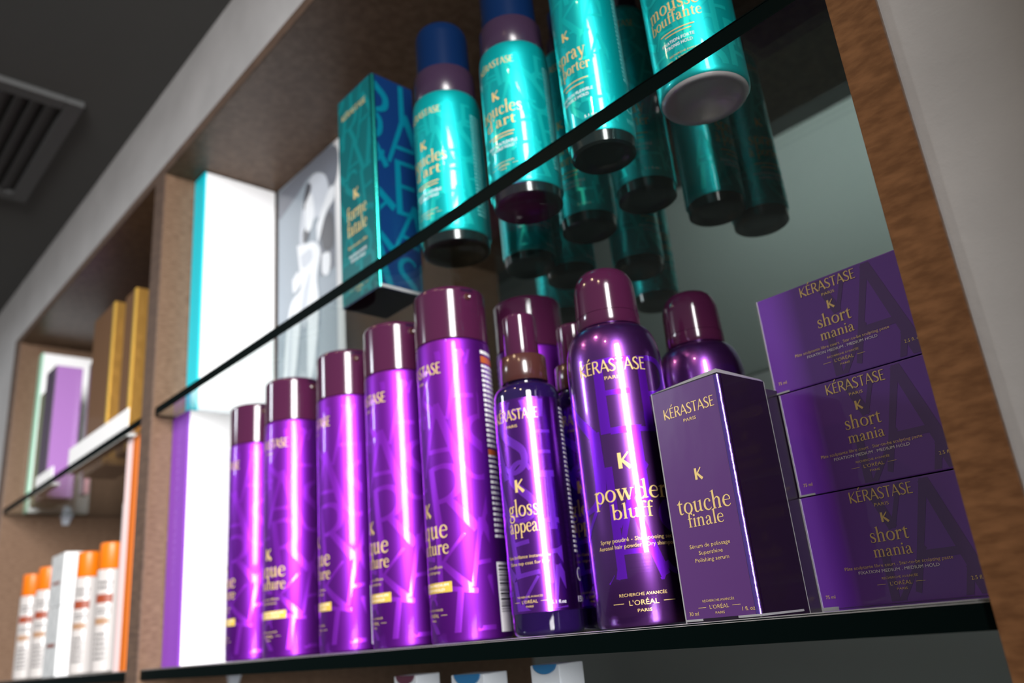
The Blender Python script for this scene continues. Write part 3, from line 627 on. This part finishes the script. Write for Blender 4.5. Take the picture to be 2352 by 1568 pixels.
for (x, y, off, lab) in ((-.2495, .1000, -10, 'turquoise spray bottle right behind the front spray bottle and the silver bottomed can'), (-.2330, .1600, 60, 'dark turquoise bottle in the third row behind the silver bottomed can'),
                         (-.2240, .2060, 40, 'rearmost dark turquoise bottle, nearest the right end of the upper glass'), (-.3740, .1060, 30, 'dark turquoise bottle behind the two navy capped bottles, left one'),
                         (-.3720, .1520, 30, 'dark turquoise bottle two rows behind the second navy capped bottle'), (-.3040, .1000, -30, 'dark turquoise bottle behind the second navy capped bottle, half hidden'),
                         (-.3300, .1900, 50, 'dark turquoise bottle standing above the round shouldered spray can'), (-.3700, .2650, 40, 'farthest dark turquoise bottle at the back of the upper glass'),
                         (-.4450, .2150, 20, 'dark turquoise bottle far behind the first navy capped bottle')):
    o = copy_tree(s, (x, y, ZG), az(x, y) + R(off), lab); o['group'] = SG
def mousse(name):
    t = thing(name, (0, 0, 0), 'x', 'can', TG); r = .0255; h = .165
    lathe('can_bottom', [(0, .0095), (.008, .0088), (.015, .0060), (.0195, .0016), (.0215, .0000), (.0235, .0006), (.0243, .0022)], M_silver, t, 96, 60)
    lathe('can_body', [(.0243, .0020), (.0252, .0030), (r, .0052), (r, h), (.0250, h + .003)] + fillet(.0250, h + .003, .0165, h + .018, 6) + [(0, h + .018)], M_teal, t, 96)
    lathe('cap', [(0, h + .0185), (.0180, h + .0185), (.0180, h + .044)] + fillet(.0180, h + .044, .012, h + .052) + [(0, h + .0525)], M_navy, t)
    cdecal('letter_pattern', pattern(-.034, .040, .006, h - .002, .030, 4), M_tealpat, t, r + .0001)
    P = brand(0, .125, .006, .036) + place(LOGO, 0, .060, .008) + place(lay('mousse', SER), 0, .0420, .0062, .0320) + place(lay('bouffante', SER), 0, .0342, .0048, .0330)
    P += rect(-.010, .011, .0287, .0293) + rect(-.007, .009, .0265, .0271) + maker(.003, .0095, .00085)
    cdecal('gold_lettering', P, M_gold, t, r + .00022)
    cdecal('white_lettering', place(bfont('FIXATION FORTE'), 0, .0215, .0021, .020) + place(bfont('STRONG HOLD'), 0, .0182, .0021, .0172), M_white, t, r + .00022)
    return t
m = mousse('turquoise_mousse_can'); m.location = (-.1581, .0375, ZG); m.rotation_euler = (0, 0, az(-.1581, .0375) + R(-19)); m['label'] = 'turquoise foam can with a silver concave bottom at the right end'
# teal carton
tc = thing('teal_carton', (-.4620, .0212, ZG), 'tall teal and navy patterned carton in front of the poster', 'carton')
w, d, h = .0560, .0440, .2010
link('carton', prism('carton', corner_pts(w, d, .0028), 0, h), M_tcside, tc)
link('front_panel', boxmesh('front_panel', -w + .0004, -.0027, -.0003, .0003, .001, h - .001), M_tcart, tc)
decal('front_pattern', clip(pattern(-w + .001, -.003, .002, h - .002, .042, 1), -w + .001, -.003, .002, h - .002), M_tcartpat, tc, lambda u, v: (u, -.0005, v))
decal('side_pattern', [[(a_, b_) for a_, b_ in p] for p in pattern(.003, d - .001, .002, h - .002, .046, 6)], M_tcsidepat, tc, lambda u, v: (.0003, u, v))
foil_corner(h, .0028, M_tfoil, tc)
P = brand(-.029, .176, .006, .040) + place(LOGO, -.029, .088, .010) + place(lay('forme', SER), -.029, .070, .0085, .031) + place(lay('fatale', SER), -.029, .055, .0085, .031) + place(bfont('Gel double effet'), -.029, .043, .003, .030) + maker(-.029, .010, .001)
decal('gold_lettering', P, M_gold, tc, lambda u, v: (u, -.0007, v))
decal('white_lettering', place(bfont('FIXATION FORTE'), -.029, .034, .003, .027) + place(bfont('STRONG HOLD'), -.029, .0295, .003, .022), M_white, tc, lambda u, v: (u, -.0007, v))
link('bottom_flap', boxmesh('bottom_flap', .0001, .0008, .001, d - .001, .0004, .0030), M_silver, tc)

# ------------------------------------------------------------------ pale cartons below the purple cans
ZL = -.215
def notch(x0, x1, top, mcut, label, grp='pale cartons below the purple cans'):
    t = thing('pale_carton', ((x0 + x1) / 2, .0300, ZL), label, 'carton', grp)
    w = (x1 - x0) / 2; h = top - ZL
    link('carton', boxmesh('carton', -w, w, 0, .020, 0, h, .0008), M_greycart, t)
    c = w * .05; rr = w * .78
    pts = [(c + rr * math.cos(PI + PI * i / 16), h + .0002 + rr * .55 * math.sin(PI + PI * i / 16)) for i in range(17)]
    vs = [(a_, -.0012, b_) for a_, b_ in pts] + [(a_, .0002, b_) for a_, b_ in pts]; n = 17
    fs = [tuple(range(n)), tuple(range(2 * n - 1, n - 1, -1))] + [(i, i + n, (i + 1) % n + n, (i + 1) % n) for i in range(n)]
    link('thumb_notch', mesh('thumb_notch', vs, fs), mcut, t); return t
notch(-.477, -.4505, -.0188, M_maroon, 'pale carton with a maroon notch below the purple cans')
notch(-.4123, -.3800, -.0196, M_blue, 'pale carton with a blue notch, left of the two blue ones')
notch(-.3367, -.3130, -.0161, M_blue, 'pale carton with a blue notch, right of the two blue ones')

# ------------------------------------------------------------------ the left bay
def carton(name, x0, x1, y0, y1, z0, z1, mf, mside, label, grp, edge=None):
    t = thing(name, (x1, y0, z0), label, 'carton', grp); w, d, h = x1 - x0, y1 - y0, z1 - z0
    link('carton', boxmesh('carton', -w, 0, 0, d, 0, h, .0006), mf, t)
    link('side_panel', boxmesh('side_panel', -.0003, .0006, .0015, d, .0005, h - .0005), mside, t)
    if edge: link('edge_band', boxmesh('edge_band', -.0075, .0004, -.0006, .0016, .0005, h - .0005, .0003), edge, t)
    return t
CG = 'cartons on the upper glass of the left bay'
board('display_board', -1.597, -1.575, .030, .130, .28, .566, M_mint, 'white faced display board at the far left of the left bay')
carton('olive_carton', -1.530, -1.495, .024, .060, .28, .470, M_olive, M_mint, 'narrow olive green carton in front of the far left white board', CG)
carton('lilac_carton', -1.483, -1.428, .020, .0625, .28, .4965, M_dkmauve, M_lilac, 'dark mauve carton with a glossy lilac side in the left bay', CG)
carton('pink_carton', -1.405, -1.385, .066, .075, .28, .4965, M_dkmauve, M_pink, 'slim pink sided carton behind the lilac one in the left bay', CG)
carton('gold_carton', -1.262, -1.165, .030, .075, .28, .5200, M_bbox, M_gside, 'brown carton with bright gold edge, left of the two in the left bay', CG, M_gedge)
carton('gold_carton', -1.118, -1.074, .030, .080, .28, .5080, M_bbox, M_gside, 'brown carton with golden side, next to the divider in the left bay', CG, M_gedge)
rl = thing('price_rail', (-1.115, .004, .28), 'white price rail along the left bay glass shelf', 'rail')
link('rail', boxmesh('rail', -.125, .120, 0, .012, 0, .0035, .0005), M_wboard, rl)
link('lip', boxmesh('lip', -.125, .120, 0, .0015, .0030, .0280, .0004), M_wboard, rl)
rl2 = thing('price_rail', (-1.360, .004, .28), 'short white price rail under the lilac carton in the left bay', 'rail')
link('rail', boxmesh('rail', -.055, .040, 0, .012, 0, .0035, .0005), M_wboard, rl2)
link('lip', boxmesh('lip', -.055, .040, 0, .0015, .0030, .0200, .0004), M_wboard, rl2)
def tube(name, r, h):
    t = thing(name, (0, 0, 0), 'x', 'tube', 'orange capped white tubes')
    zc = h - .034
    lathe('tube_body', [(0, .001), (.85 * r, .0005), (.97 * r, .0015), (r, .004), (r, zc - .002), (.97 * r, zc), (0, zc + .0005)], M_wplast, t, 40)
    lathe('cap', [(0, zc + .0004), (.92 * r, zc + .0004), (.95 * r, zc + .001), (.93 * r, h - .002)] + fillet(.93 * r, h - .002, .85 * r, h, 3) + [(0, h)], M_orange, t, 40)
    cdecal('label_bar', rect(-.0125, .0100, zc - .041, zc - .0305), M_rust, t, r + .0002)
    cdecal('tan_bar', rect(-.0115, .007, zc - .067, zc - .059), mat('tan_print', (0.28, 0.16, 0.09), 0.5), t, r + .0002)
    cdecal('grey_lettering', smallprint(-.009, .009, zc - .025, zc - .013, 2, 1) + smallprint(-.009, .006, .014, .048, 6, 2) + smallprint(-.009, .009, zc - .055, zc - .046, 2, 3), M_gtext, t, r + .0002)
    return t
tb = tube('white_tube', .0162, .1575)
for i, (x, y, lab) in enumerate(((-1.1110, .0335, 'white tube with orange cap nearest the divider in the left bay'), (-1.2060, .0339, 'white tube with orange cap, second from the divider in the left bay'),
                                 (-1.3850, .0300, 'white tube with orange cap just left of the clear carton'), (-1.4850, .0320, 'white tube with orange cap at the far left of its shelf'))):
    if i == 0: tb.location = (x, y, 0); tb.rotation_euler = (0, 0, az(x, y) + R(-22)); tb['label'] = lab
    else: copy_tree(tb, (x, y, 0), az(x, y) + R(-22), lab)
for i, (z0, z1) in enumerate(((0, .092), (.0925, .1655))):
    t = thing('clear_carton', (-1.2900, .016, z0), 'clear film wrapped carton between the orange capped tubes, ' + ('lower of two' if i == 0 else 'upper of two'), 'carton', 'clear cartons among the tubes')
    hh = z1 - z0
    link('carton', boxmesh('carton', -.034, .030, 0, .030, 0, hh, .001), M_clear, t)
    decal('red_lettering', smallprint(-.02, .018, hh * .40, hh * .50, 1, 3 + i), M_rust, t, lambda u, v: (u, -.0004, v))
    link('side_panel', boxmesh('side_panel', .0296, .0306, .002, .030, .001, hh - .001), M_wboard, t)
bd = thing('display_board', (-.978, .010, 0), 'orange edged white display board against the divider in the left bay', 'display board', 'display boards')
link('white_face', boxmesh('white_face', -.0290, -.0095, 0, .12, 0, .2690, .0006), mat('pink_white_board', (0.86, 0.66, 0.66), 0.5), bd)
link('orange_face', boxmesh('orange_face', -.0093, .0100, 0, .12, 0, .2690, .0006), M_orange, bd)
carton('white_carton', -1.0480, -1.0170, .022, .060, 0, .1980, M_wplast, M_wboard, 'tall white carton between the orange edged board and the tubes', 'cartons on the lower glass of the left bay')
